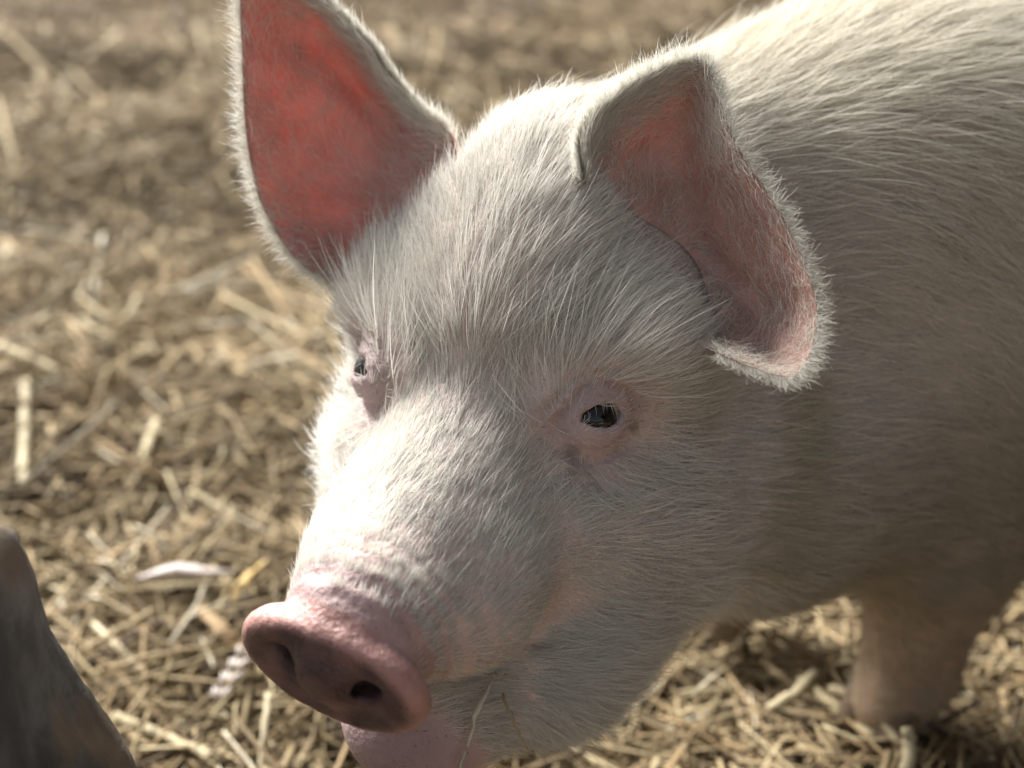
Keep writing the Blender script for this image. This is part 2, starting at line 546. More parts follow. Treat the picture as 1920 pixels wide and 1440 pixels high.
def mat_plain(name, c, rough=0.5, var=0.25, scale=40):
    m, nt, b, out = new_mat(name)
    tc = nd(nt, 'ShaderNodeTexCoord')
    n = noise(nt, scale, 5, 0.6, tc.outputs['Object'])
    r = ramp(nt, n.outputs['Fac'], [(0.25, tuple(x * (1 - var) for x in c)), (0.75, tuple(min(1, x * (1 + var)) for x in c))])
    nt.links.new(r.outputs[0], b.inputs['Base Color'])
    b.inputs['Roughness'].default_value = rough
    bp = nd(nt, 'ShaderNodeBump', Strength=0.3, Distance=0.002)
    nt.links.new(n.outputs['Fac'], bp.inputs['Height']); nt.links.new(bp.outputs[0], b.inputs['Normal'])
    return m

def mat_ground():
    m, nt, b, out = new_mat('trodden_bedding')
    tc = nd(nt, 'ShaderNodeTexCoord')
    n = noise(nt, 30, 8, 0.7, tc.outputs['Object'])
    n2 = noise(nt, 2.2, 3, 0.5, tc.outputs['Object'])
    ad = nd(nt, 'ShaderNodeMath', operation='ADD'); nt.links.new(n.outputs['Fac'], ad.inputs[0]); nt.links.new(n2.outputs['Fac'], ad.inputs[1])
    hf = nd(nt, 'ShaderNodeMath', operation='MULTIPLY'); hf.inputs[1].default_value = 0.5; nt.links.new(ad.outputs[0], hf.inputs[0])
    r = ramp(nt, hf.outputs[0], [(0.3, (0.045, 0.03, 0.016)), (0.5, (0.16, 0.105, 0.05)), (0.7, (0.30, 0.21, 0.11))])
    nt.links.new(r.outputs[0], b.inputs['Base Color'])
    b.inputs['Roughness'].default_value = 0.9
    bp = nd(nt, 'ShaderNodeBump', Strength=0.7, Distance=0.01)
    nt.links.new(n.outputs['Fac'], bp.inputs['Height']); nt.links.new(bp.outputs[0], b.inputs['Normal'])
    return m

def mat_stone():
    m, nt, b, out = new_mat('weathered_stone')
    tc = nd(nt, 'ShaderNodeTexCoord')
    n = noise(nt, 14, 8, 0.65, tc.outputs['Object'])
    r = ramp(nt, n.outputs['Fac'], [(0.3, (0.014, 0.0145, 0.014)), (0.52, (0.042, 0.043, 0.041)), (0.72, (0.14, 0.14, 0.135))])
    n2 = noise(nt, 9.0, 3, 0.5, tc.outputs['Object'])
    k = ramp(nt, n2.outputs['Fac'], [(0.50, (0, 0, 0)), (0.57, (1, 1, 1))])
    mx = nd(nt, 'ShaderNodeMix', data_type='RGBA')
    nt.links.new(k.outputs[0], mx.inputs['Factor']); nt.links.new(r.outputs[0], mx.inputs['A'])
    mx.inputs['B'].default_value = (0.105, 0.075, 0.048, 1)
    nt.links.new(mx.outputs['Result'], b.inputs['Base Color'])
    b.inputs['Roughness'].default_value = 0.75
    bp = nd(nt, 'ShaderNodeBump', Strength=0.6, Distance=0.006)
    nt.links.new(n.outputs['Fac'], bp.inputs['Height']); nt.links.new(bp.outputs[0], b.inputs['Normal'])
    return m

M_SKIN = mat_skin()
M_FUR = mat_hair('cream_bristle')
M_LASH = mat_hair('pale_lash')
M_STRAW = mat_straw()
M_GROUND = mat_ground()
M_STONE = mat_stone()

# ------------------------------------------------------------------ the ground under the straw
def bed_height(x, y):
    p = np.stack([x, y, np.zeros_like(x)], 1)
    return 0.028 * vnoise(p, 2.3, 3) + 0.018 * vnoise(p, 6.5, 4) - 0.036 + 0.035 * np.exp(-((x - 0.33) ** 2 + (y - 0.84) ** 2) / 0.012)

def build_ground():
    xs = np.concatenate([[-60, -20, -8], np.linspace(-4, 4, 90), [8, 20, 60]])
    ys = np.concatenate([[-60, -20, -6, -2], np.linspace(-0.6, 7, 86), [10, 24, 80]])
    X, Y = np.meshgrid(xs, ys)
    Z = bed_height(X.ravel(), Y.ravel())
    V = np.stack([X.ravel(), Y.ravel(), Z], 1)
    w = len(xs)
    F = [(j * w + i, j * w + i + 1, (j + 1) * w + i + 1, (j + 1) * w + i) for j in range(len(ys) - 1) for i in range(w - 1)]
    return tag(mesh_obj('ground', V, F, M_GROUND), kind='structure')

build_ground()

# ------------------------------------------------------------------ unseen lean-to added on the pig's left to block sky light from the flank
def box(V, F, lo, hi):
    b = len(V)
    for z in (lo[2], hi[2]):
        V += [(lo[0], lo[1], z), (hi[0], lo[1], z), (hi[0], hi[1], z), (lo[0], hi[1], z)]
    F += [(b, b + 3, b + 2, b + 1), (b + 4, b + 5, b + 6, b + 7)] + [(b + i, b + (i + 1) % 4, b + 4 + (i + 1) % 4, b + 4 + i) for i in range(4)]

def build_lean_to_blocker():
    mw = mat_plain('dark_blocker_boards', (0.060, 0.042, 0.028), 0.8, 0.4, 18)
    blocker_root = bpy.data.objects.new('lean_to_blocker', None)
    tag(blocker_root, 'unseen dark timber lean-to shelter along the side of the straw pen', 'blocker')
    link(blocker_root)
    def piece(name, lo, hi):
        V, F = [], []
        box(V, F, lo, hi)
        mesh_obj(name, V, F, mw, blocker_root, smooth=False)
    rnd = random.Random(4)
    y = -0.80
    while y < 2.7:                                   # long wall, board by board
        w = rnd.uniform(0.16, 0.21)
        d = rnd.uniform(0, 0.008)
        piece('blocker_plank', (1.45 + d, y, -0.06), (1.475 + d, y + w - 0.004, 1.224))
        y += w
    for yy in (-0.74, 0.85, 2.5):
        piece('blocker_post', (1.37, yy, -0.06), (1.448, yy + 0.08, 1.22))
    y = -0.95
    while y < 2.8:                                   # roof boards
        w = rnd.uniform(0.17, 0.20)
        piece('blocker_roof_board', (1.00, y, 1.226), (1.62, y + w - 0.003, 1.248 + rnd.uniform(0, 0.006)))
        y += w

build_lean_to_blocker()

# ------------------------------------------------------------------ straw: thousands of loose bits as one mass
def straw_mass(name, pos, ang, tilt, length, width, bend, tone):
    n = len(pos)
    t = np.array([-0.5, -0.05, 0.5])
    dx = np.stack([np.cos(ang) * np.cos(tilt), np.sin(ang) * np.cos(tilt), np.sin(tilt)], 1)
    sx = np.stack([-np.sin(ang), np.cos(ang), RNG.normal(0, 0.35, n)], 1); sx = unit(sx)
    ux = np.cross(dx, sx)
    V = np.zeros((n, 3, 4, 3))
    for k in range(3):
        c = pos + dx * (length * t[k])[:, None] + (sx * bend[:, None] + ux * np.abs(bend[:, None]) * 0.6) * (1 if k == 1 else 0)
        w = width * (1.0, 1.05, 0.8)[k]
        V[:, k, 0] = c + sx * (w * 0.5)[:, None]
        V[:, k, 1] = c + ux * (w * 0.22)[:, None]
        V[:, k, 2] = c - sx * (w * 0.5)[:, None]
        V[:, k, 3] = c - ux * (w * 0.22)[:, None]
    base = (np.arange(n) * 12)[:, None, None]
    f = []
    for k in range(2):
        for j in range(4):
            f.append([k * 4 + j, k * 4 + (j + 1) % 4, (k + 1) * 4 + (j + 1) % 4, (k + 1) * 4 + j])
    f.append([3, 2, 1, 0]); f.append([8, 9, 10, 11])
    F = (base + np.array(f)[None]).reshape(-1, 4)
    me = bpy.data.meshes.new(name)
    me.vertices.add(n * 12); me.vertices.foreach_set('co', V.ravel())
    me.loops.add(F.size); me.loops.foreach_set('vertex_index', F.ravel().astype(np.int32))
    me.polygons.add(len(F)); me.polygons.foreach_set('loop_start', (np.arange(len(F)) * 4).astype(np.int32))
    me.update(calc_edges=True)
    at = me.attributes.new('tone', 'FLOAT', 'POINT')
    at.data.foreach_set('value', np.repeat(tone, 12).astype(np.float32))
    me.materials.append(M_STRAW)
    return link(bpy.data.objects.new(name, me))

def scatter_straw():
    P_, A_, T_, L_, W_, B_ = [], [], [], [], [], []
    def zone(x0, x1, y0, y1, n, lmul=1.0):
        x = RNG.uniform(x0, x1, n); y = RNG.uniform(y0, y1, n)
        cl = vnoise(np.stack([x, y, 0 * x], 1), 5.0, 9)
        z = bed_height(x, y) + 0.004 + RNG.random(n) ** 1.6 * (0.026 + 0.014 * cl)
        P_.append(np.stack([x, y, z], 1))
        A_.append(RNG.uniform(0, math.pi * 2, n)); T_.append(RNG.normal(0, 0.16, n))
        L_.append(np.clip(RNG.lognormal(math.log(0.060), 0.65, n), 0.010, 0.26) * lmul)
        W_.append(np.clip(RNG.lognormal(math.log(0.0042), 0.4, n), 0.0015, 0.0095) * lmul ** 0.5)
        B_.append(RNG.normal(0, 0.0022, n))
    zone(-0.75, 0.85, 0.55, 1.25, 17000)
    zone(-1.1, 1.5, 1.25, 2.1, 17000, 1.25)
    zone(-2.2, 2.4, 2.1, 3.4, 17000, 1.6)
    zone(-3.6, 3.6, 3.4, 6.6, 17000, 2.2)
    pos = np.concatenate(P_); n = len(pos)
    tone = 0.45 + 0.26 * vnoise(pos, 2.6, 21) + RNG.normal(0, 0.22, n)
    tone = np.clip(tone, 0.03, 0.985)
    o = straw_mass('straw_bedding', pos, np.concatenate(A_), np.concatenate(T_), np.concatenate(L_), np.concatenate(W_), np.concatenate(B_), tone)
    o.color = (0, 0, 0, 1)
    tag(o, 'loose chopped golden brown straw bedding spread over the whole ground', 'straw', kind='stuff')

scatter_straw()

# ------------------------------------------------------------------ single stalks that can be picked out
def tube(points, radii, sides=7, flat=0.75, twist=0.0):
    pts = np.asarray(points, float); n = len(pts)
    V, F = [], []
    up = np.array([0.0, 0, 1.0])
    for i in range(n):
        d = unit(pts[min(i + 1, n - 1)] - pts[max(i - 1, 0)])
        u = up if abs(d[2]) < 0.9 else np.array([1.0, 0, 0])
        s = unit(np.cross(d, u)); w = np.cross(s, d)
        for j in range(sides):
            a = 2 * math.pi * j / sides + twist * i
            V.append(pts[i] + s * math.cos(a) * radii[i] + w * math.sin(a) * radii[i] * flat)
    for i in range(n - 1):
        for j in range(sides):
            F.append((i * sides + j, i * sides + (j + 1) % sides, (i + 1) * sides + (j + 1) % sides, (i + 1) * sides + j))
    F.append(tuple(range(sides - 1, -1, -1)))
    F.append(tuple((n - 1) * sides + j for j in range(sides)))
    return V, F

def stalk_mesh(k):
    rnd = random.Random(k)
    L = 1.0
    kink = rnd.uniform(-0.10, 0.10); kink2 = rnd.uniform(-0.05, 0.05); at = rnd.uniform(0.3, 0.7)
    pts, rad = [], []
    for t in (0, at * 0.5, at - 0.03, at, at + 0.03, (1 + at) / 2, 1):
        b = kink * (1 - abs(t - at) / max(at, 1 - at))
        pts.append(((t - 0.5) * L, b, kink2 * math.sin(t * math.pi)))
        rad.append(0.022 * (1.15 if abs(t - at) < 1e-6 else 1.0) * (1 - 0.25 * t))
    V, F = tube(pts, rad, 7, rnd.uniform(0.35, 0.9))
    me = bpy.data.meshes.new('straw_stalk')
    me.from_pydata([tuple(v) for v in V], [], F)
    me.shade_smooth(); me.materials.append(M_STRAW)
    return me

STALKS = [stalk_mesh(k) for k in range(14)]

def place_stalks():
    """the loose stalks lying uppermost where the photograph shows them largest"""
    rnd = random.Random(11)
    regions = [((200, 1000, 620, 1440), 120, "beside the pig's snout"), ((1130, 1190, 1640, 1440), 66, "under the pig's jaw"),
               ((1740, 1180, 1920, 1440), 14, "behind the pig's front leg"),
               ((0, 620, 640, 1010), 66, "on the open bedding beyond the snout"), ((0, 250, 440, 620), 18, "on the bedding beyond the pricked ear")]
    tones = [(0.10, 'dark brown'), (0.30, 'brown'), (0.52, 'tan'), (0.68, 'reddish'), (0.86, 'pale yellow'), (0.95, 'bleached white')]
    for (x0, y0, x1, y1), n, where in regions:
        for i in range(n):
            g_ = on_ground(rnd.uniform(x0, x1), rnd.uniform(y0, y1))
            far = np.linalg.norm(g_[:2])
            L = min(0.26, rnd.lognormvariate(math.log(0.080), 0.5)) * (1.0 if far < 1.5 else 1.35)
            o = bpy.data.objects.new('straw_stalk', STALKS[rnd.randrange(len(STALKS))])
            z = bed_height(np.array([g_[0]]), np.array([g_[1]]))[0] + rnd.uniform(0.022, 0.040)
            o.location = (g_[0], g_[1], z)
            o.rotation_euler = (rnd.uniform(0, 6.28), rnd.gauss(0, 0.14), rnd.uniform(0, 6.28))
            w = min(1.6, 0.075 / L) * rnd.uniform(0.7, 1.4)
            o.scale = (L, L * w, L * w)
            tone, word = rnd.choices(tones, weights=(2, 3, 5, 2, 4, 2))[0]
            o.color = (tone + rnd.uniform(-0.03, 0.01), 0, 0, 1)
            size = 'short' if L < 0.055 else ('long' if L > 0.09 else 'medium')
            tag(o, '%s %s straw stalk lying loose %s' % (size, word, where), 'straw stalk', 'single straw stalks on the bedding')
            link(o)

place_stalks()

# ------------------------------------------------------------------ the pig
pig = bpy.data.objects.new('pig', None)
pig.empty_display_size = 0.1
pig.location = (SHO[0], SHO[1], 0)
tag(pig, 'white bristly pig with red pricked ears and dirty pink snout standing on straw', 'pig')
link(pig)
bpy.context.view_layer.update()
PIG_INV = pig.matrix_world.inverted()

def child(o):
    link(o, pig)
    o.matrix_parent_inverse = PIG_INV
    return o

def ear_shell(G, thick):
    nu, nv = G.shape[:2]
    du = np.gradient(G, axis=0); dv = np.gradient(G, axis=1)
    N = unit(np.cross(du, dv))
    if (N[nu // 2, nv // 2] @ CF) < 0: N = -N
    t = np.linspace(0, 1, nu)[:, None, None]
    s = np.linspace(0, 1, nv)[None, :, None]
    # ribs and shallow folds of the inner ear
    k = np.sin(t * math.pi)
    G = G + N * k * (0.0034 * np.sin(s * 15 + t * 4) + 0.0014 * np.sin(s * 37 - t * 6))
    O = G + N * (thick * (1.0 - 0.62 * t) * np.minimum(1, 0.35 + 6 * (1 - t)))
    return G, O, N

def smooth_noise_colour(base, p, amp, freq, seed):
    return base * (1 + amp * vnoise(p, freq, seed))[:, None]

def skin_colours(p):
    q = to_head(p); s = sym(q)
    n = len(p)
    C = np.tile(np.array([0.53, 0.42, 0.375]), (n, 1))
    def blend(mask, c):
        nonlocal C
        C = C * (1 - mask[:, None]) + np.array(c) * mask[:, None]
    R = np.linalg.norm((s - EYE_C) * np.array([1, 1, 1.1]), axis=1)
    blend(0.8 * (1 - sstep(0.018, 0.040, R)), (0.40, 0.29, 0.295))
    rl = s - EYE_C
    low_lid = (1 - sstep(0.017, 0.022, R)) * (rl @ EYE_V < -0.001)
    blend(0.7 * low_lid, (0.56, 0.43, 0.43))
    blend(0.5 * sstep(0.07, 0.14, q[:, 1]), (0.58, 0.40, 0.36))
    u, v, w = disc_uvw(q)
    near = np.sqrt((u / DISC_A) ** 2 + (v / DISC_B) ** 2)
    collar = sstep(-0.044, -0.028, w) * (near < 1.6)
    blend(0.9 * collar, (0.40, 0.27, 0.26))
    disc = sstep(-0.011, -0.006, w) * (near < 1.15)
    blend(disc, (0.45, 0.25, 0.22))
    face = disc * sstep(0.98, 0.80, near)
    blend(np.clip(face * (0.85 + 0.35 * vnoise(p, 90, 33)), 0, 1), (0.120, 0.074, 0.070))                       # mud on the flat of the disc
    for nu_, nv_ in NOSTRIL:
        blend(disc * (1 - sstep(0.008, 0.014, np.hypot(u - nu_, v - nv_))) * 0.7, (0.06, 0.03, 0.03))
    lip = sstep(0.155, 0.18, q[:, 1]) * sstep(-0.055, -0.068, q[:, 2])
    blend(0.8 * lip, (0.37, 0.25, 0.26))
    # dirty lower legs and belly
    dirt_shade = (1 - sstep(0.05, 0.30, p[:, 2])) * sstep(0.02, 0.10, np.linalg.norm(p[:, :2] - MID[:2], axis=1) - 0.12)
    blend(0.8 * dirt_shade, (0.33, 0.21, 0.11))
    st = stain_mask(p)
    blend(0.8 * st, (0.05, 0.04, 0.03))
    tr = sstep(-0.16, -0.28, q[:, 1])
    blend(0.8 * tr, (0.42, 0.35, 0.27))                              # darker skin of the trunk
    return C * (1 + 0.10 * vnoise(p, 60, 31))[:, None], sstep(0.2, 0.9, disc) * (1 - 0.6 * face)

def build_pig_body():
    bm = build_skin()
    me = bpy.data.meshes.new('body')
    bm.to_mesh(me); bm.free()
    nV = len(me.vertices)
    co = np.zeros(nV * 3); me.vertices.foreach_get('co', co); co = co.reshape(-1, 3)
    # folds of the bare skin behind the disc and at the corner of the eye
    q = to_head(co); u, v, w = disc_uvw(q)
    g = unit(grad_pig(co))
    band = sstep(-0.062, -0.040, w) * sstep(-0.010, -0.016, w) * sstep(-0.04, 0.0, v)
    ph = w * 560 + 2.2 * vnoise(q, 60, 41) + 1.2 * vnoise(q, 160, 42)
    co = co + g * (band * (0.0030 * (np.abs(np.sin(ph * 0.5)) ** 0.6 - 0.6) + 0.0006 * vnoise(q, 420, 43)))[:, None]
    disc = sstep(-0.012, -0.006, w) * (np.hypot(u / DISC_A, v / DISC_B) < 1.1)
    co = co + g * (disc * (0.0005 * vnoise(q, 130, 44) + 0.00025 * vnoise(q, 420, 45)))[:, None]
    s = sym(q)
    r = s - EYE_C; eh, ev, en = r @ EYE_H, r @ EYE_V, r @ EYE_N
    R = np.hypot(eh * 0.8, ev)
    ring = sstep(0.014, 0.018, R) * sstep(0.036, 0.028, R) * (en > -0.01)
    co = co + g * (ring * (0.0013 + 0.0013 * (ev > 0)) * np.sin(R * 900 + 2.5 * vnoise(q, 70, 46)))[:, None]
    fat = sstep(0.02, 0.06, -q[:, 2]) * sstep(0.14, 0.05, q[:, 1])
    co = co + g * (0.0018 * fat * vnoise(co, 38, 47))[:, None]
    me.vertices.foreach_set('co', co.ravel())
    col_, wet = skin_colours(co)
    parts_v, parts_f, parts_c, parts_e = [], [], [], []
    nloops0 = nV
    grids = {}
    off = 0
    for key, rim, base, bl, th in (('left', EAR_LEFT_RIM, EAR_LEFT_BASE, 0.021, 0.0065), ('right', EAR_RIGHT_RIM, EAR_RIGHT_BASE, 0.030, 0.0065)):
        G, O, N = ear_shell(ear_grid(rim, base, bl), th)
        grids[key] = (G, O, N)
        nu, nv = G.shape[:2]
        V = np.concatenate([G.reshape(-1, 3), O.reshape(-1, 3)])
        idx = np.arange(nu * nv).reshape(nu, nv)
        a = np.stack([idx[:-1, :-1], idx[:-1, 1:], idx[1:, 1:], idx[1:, :-1]], -1).reshape(-1, 4)
        o_ = a[:, ::-1] + nu * nv
        bd = np.concatenate([idx[:, 0], idx[-1, 1:], idx[-2::-1, -1], idx[0, -2:0:-1]])
        bd2 = np.roll(bd, -1)
        st = np.stack([bd, bd + nu * nv, bd2 + nu * nv, bd2], 1)
        # make the inner face look towards the camera
        fn = np.cross(V[a[0, 1]] - V[a[0, 0]], V[a[0, 2]] - V[a[0, 0]])
        mid = a[len(a) // 2]
        fn = np.cross(V[mid[1]] - V[mid[0]], V[mid[2]] - V[mid[0]])
        F = np.concatenate([a, o_, st])
        if fn @ CF > 0: F = F[:, ::-1]
        t = np.repeat(np.linspace(0, 1, nu), nv)
        ci = np.array([0.56, 0.33, 0.275]) * (1 + 0.18 * vnoise(G.reshape(-1, 3), 70, 51))[:, None]
        cu = np.tile([0.62, 0.40, 0.34], (nu * nv, 1))
        parts_v.append(V); parts_f.append(F + off + nV)
        parts_c.append(np.concatenate([ci, cu]))
        e = (0.55 + 0.45 * sstep(0.15, 0.5, t)) * (0.55 if key == 'left' else 0.95)
        parts_e.append(np.concatenate([e, e]))
        off += len(V)
    # one mesh: body and ears together
    old_f = []
    for p_ in me.polygons: old_f.append(tuple(p_.vertices))
    allv = np.concatenate([co] + parts_v)
    me2 = bpy.data.meshes.new('body')
    faces = old_f + [tuple(int(i) for i in f) for F in parts_f for f in F]
    me2.from_pydata(allv.tolist(), [], faces)
    me2.shade_smooth()
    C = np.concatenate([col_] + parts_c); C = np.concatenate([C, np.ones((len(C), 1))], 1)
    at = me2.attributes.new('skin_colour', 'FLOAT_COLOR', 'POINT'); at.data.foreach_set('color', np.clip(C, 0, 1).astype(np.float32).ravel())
    at = me2.attributes.new('ear', 'FLOAT', 'POINT'); at.data.foreach_set('value', np.concatenate([np.zeros(nV)] + parts_e).astype(np.float32))
    at = me2.attributes.new('wet', 'FLOAT', 'POINT'); at.data.foreach_set('value', np.concatenate([wet, np.zeros(off)]).astype(np.float32))
    me2.materials.append(M_SKIN)
    bpy.data.meshes.remove(me)
    o = child(bpy.data.objects.new('body', me2))
    return o, nV, len(old_f), grids


def strands_object(name, pts, rad, mat, tint=None):
    """pts: n x k x 3 strand points, rad: n x k"""
    n, k = pts.shape[:2]
    hc = bpy.data.hair_curves.new(name)
    hc.add_curves([k] * n)
    hc.attributes['position'].data.foreach_set('vector', pts.astype(np.float32).ravel())
    at = hc.attributes.get('radius') or hc.attributes.new('radius', 'FLOAT', 'POINT')
    at.data.foreach_set('value', rad.astype(np.float32).ravel())
    t = np.ones((n, k, 4), np.float32)
    t[..., :3] = np.array([0.88, 0.86, 0.78]) if tint is None else tint[:, None, :]
    at = hc.attributes.new('tint', 'FLOAT_COLOR', 'POINT'); at.data.foreach_set('color', t.ravel())
    hc.materials.append(mat)
    o = bpy.data.objects.new(name, hc)
    return child(o)

def grow(root, nrm, flow, length, lift, rad, wild=0.25, k=5, curl=0.0, seed=0):
    """bristles: start at the root leaning by lift, bend down along the flow"""
    n = len(root)
    t = unit(flow - nrm * (flow * nrm).sum(1, keepdims=True))
    b = np.cross(nrm, t)
    clump = vnoise(root, 95, 61 + seed) * 0.55 + vnoise(root, 260, 62 + seed) * 0.35
    yaw = clump * wild * 1.3 + RNG.normal(0, wild, n)
    t2 = t * np.cos(yaw)[:, None] + b * np.sin(yaw)[:, None]
    b2 = np.cross(nrm, t2)
    lift = lift * np.exp(RNG.normal(0, 0.35, n)) + 0.12 * vnoise(root, 140, 66 + seed)
    bendy = RNG.normal(0, 0.16 + curl, n)
    pts = np.zeros((n, k, 3)); pts[:, 0] = root - nrm * 0.0006
    seg = length / (k - 1)
    for i in range(1, k):
        s = i / (k - 1)
        a = np.clip(lift * (1.25 - 0.95 * s), 0.02, 1.4)
        yb = bendy * s
        d = (t2 * np.cos(yb)[:, None] + b2 * np.sin(yb)[:, None]) * np.cos(a)[:, None] + nrm * np.sin(a)[:, None]
        pts[:, i] = pts[:, i - 1] + d * seg[:, None]
    prof = np.array([1.0, 1.0, 0.85, 0.55, 0.12]) if k == 5 else np.linspace(1, 0.12, k)
    return pts, rad[:, None] * prof[None]

def sample_skin(n_try):
    me = body.data
    me.calc_loop_triangles()
    T = np.zeros(len(me.loop_triangles) * 3, np.int32); me.loop_triangles.foreach_get('vertices', T); T = T.reshape(-1, 3)
    T = T[(T < N_SKIN).all(1)]
    co = np.zeros(len(me.vertices) * 3); me.vertices.foreach_get('co', co); co = co.reshape(-1, 3)
    a, b, c = co[T[:, 0]], co[T[:, 1]], co[T[:, 2]]
    area = 0.5 * np.linalg.norm(np.cross(b - a, c - a), axis=1)
    cen = (a + b + c) / 3
    return T, co, area, cen

def fur_density(p):
    q = to_head(p); s = sym(q)
    d = np.full(len(p), 1.5e5)
    head = sstep(-0.26, -0.14, q[:, 1])
    d = d * (1 - head) + 3.2e5 * head
    d = d * (1 + 0.8 * sstep(0.03, 0.09, q[:, 1]))
    # snout: bare collar and disc
    u, v, w = disc_uvw(q)
    d = d * sstep(-0.014, -0.025, w + 0.012 * np.maximum(0, -v / 0.04) + 0.004 * vnoise(p, 90, 71))
    low = sstep(0.165, 0.19, q[:, 1]) * sstep(-0.05, -0.075, q[:, 2])
    d = d * (1 - 0.80 * low)
    mo = np.minimum(rcone(s, MOUTH[0], MOUTH[1], 0.008, 0.007), rcone(s, MOUTH[1], MOUTH[2], 0.007, 0.005))
    d = d * sstep(0.0005, 0.004, mo)
    side = sstep(0.12, 0.16, q[:, 1]) * sstep(0.010, -0.01, q[:, 2])
    d = d * (1 - 0.5 * side)
    # thin round the eyes
    top = sstep(0.05, 0.10, q[:, 1])
    d = d * (1 + 1.3 * top)
    r = s - EYE_C; eh, ev = r @ EYE_H, r @ EYE_V
    R = np.sqrt(((eh - 0.006) * 0.68) ** 2 + (ev * (1.0)) ** 2 + (r @ EYE_N * 0.7) ** 2)
    d = d * (0.22 + 0.78 * sstep(0.018, 0.040, R + 0.003 * vnoise(p, 110, 72)))
    d = d * sstep(-0.003, 0.003, rcone(s, HOL_A, HOL_B, 0.026, 0.029))      # bare hollow of the ear
    patch = vnoise(p, 24, 73)
    d = d * (1 + 0.25 * patch)
    # far flank and hindquarters turned away from view
    b = (p - SHO) @ BX; l = (p - SHO) @ BL
    d = d * np.where((b > 0.0) & (l < -0.03), 0.35, 1.0) * np.where(b > 0.55, 0.45, 1.0)
    d = d * (1 - 0.6 * (1 - sstep(0.10, 0.22, p[:, 2])))
    return np.maximum(d, 0)

def fur_flow(p):
    q = to_head(p); s = sym(q)
    sg = np.sign(q[:, 0])[:, None]
    back = -HF
    fan = np.clip(q[:, 0] * 7.0, -0.9, 0.9)[:, None] * HL
    drop = sstep(0.02, -0.07, q[:, 2])[:, None] * (-HU) * 0.95
    head = back + fan * sstep(0.05, -0.03, q[:, 1])[:, None] + drop
    r = s - EYE_C
    R = np.linalg.norm(r, axis=1)
    rad = r.copy(); rad[:, 0] *= np.sign(q[:, 0])
    radw = rad @ HR
    near = (sstep(0.065, 0.022, R) * (1.0 + 0.6 * (q[:, 2] < -0.005)))[:, None]
    head = head + unit(radw) * near * 1.3
    side = np.abs((p - SHO) @ BL) / 0.15
    trunk = BX + np.array([0, 0, -1.0]) * np.clip(side, 0, 1)[:, None] * 0.95
    legs = (1 - sstep(0.16, 0.26, p[:, 2]))[:, None] * np.array([0, 0, -2.0])
    trunk = trunk + legs
    h = sstep(-0.24, -0.12, q[:, 1])[:, None]
    return unit(trunk) * (1 - h) + unit(head) * h + 0.16 * vnoise3(p, 26, 81) 

def fur_length(p):
    q = to_head(p); s = sym(q)
    L = np.full(len(p), 0.031)
    h = sstep(-0.26, -0.14, q[:, 1])
    L = L * (1 - h) + 0.0215 * h
    up_ = sstep(-0.085, -0.045, q[:, 2])
    L = L * (1 - 0.40 * up_ * sstep(0.0, 0.07, q[:, 1])) * (1 - 0.32 * up_ * sstep(0.07, 0.13, q[:, 1]))
    R = np.linalg.norm(s - EYE_C, axis=1)
    L = L * (0.28 + 0.72 * sstep(0.018, 0.036, R))
    brow = sstep(0.040, 0.026, np.linalg.norm(s - EYE_C - np.array([-0.006, -0.004, 0.024]), axis=1))
    L = L * (1 + 0.5 * brow)
    L = L * (1 - 0.5 * (1 - sstep(0.12, 0.22, p[:, 2])))
    L = L * (0.45 + 0.55 * sstep(0.004, 0.035, rcone(s, HOL_A, HOL_B, 0.026, 0.029)))
    return L

STAINS = [((0.0645, 0.0240, -0.0060), 0.0070, 0.65), ((0.0890, -0.0080, -0.0135), 0.0045, 0.7), ((0.0680, 0.0290, -0.0150), 0.009, 0.45),
          ((0.0600, 0.1130, -0.0770), 0.0065, 0.60), ((0.0640, 0.1060, -0.0740), 0.0050, 0.45)]

def stain_mask(p):
    q = to_head(p)
    m = np.zeros(len(p))
    for c, r, a in STAINS:                                          # tear marks and the dirty mouth corner
        d = np.linalg.norm(q - np.array(c), axis=1) / r
        m = np.maximum(m, a * sstep(1.25, 0.55, d + 0.45 * vnoise(p, 210, 77)))
    return m

def fur_tint(p):
    q = to_head(p)
    face = np.array([0.89, 0.87, 0.80]); flank = np.array([0.86, 0.82, 0.70]); mud_shade = np.array([0.46, 0.39, 0.25])
    h = sstep(-0.26, -0.10, q[:, 1])[:, None]
    c = flank * (1 - h) + face * h
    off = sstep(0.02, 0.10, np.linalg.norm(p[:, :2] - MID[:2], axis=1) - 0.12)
    dirt_shade = (1 - sstep(0.16, 0.44, p[:, 2] + 0.04 * vnoise(p, 9, 78))) * off * 0.85  # leg dirt, plus shade of the lower flank put into the hair colour
    c = c * (1 - dirt_shade[:, None]) + mud_shade * dirt_shade[:, None]
    fold_shade = np.minimum(rcone(sym(q), (0.160, -0.094, -0.060), (0.166, -0.062, -0.0965), 0.010, 0.012), rcone(sym(q), (0.166, -0.062, -0.0965), (0.156, -0.020, -0.150), 0.012, 0.012))
    f = 0.55 * sstep(0.014, 0.002, fold_shade)[:, None]
    c = c * (1 - f) + np.array([0.50, 0.46, 0.28]) * f              # crease shade behind the jowl, painted into the hair as a yellowish band
    st = stain_mask(p)[:, None]
    return c * (1 - st) + np.array([0.06, 0.05, 0.035]) * st

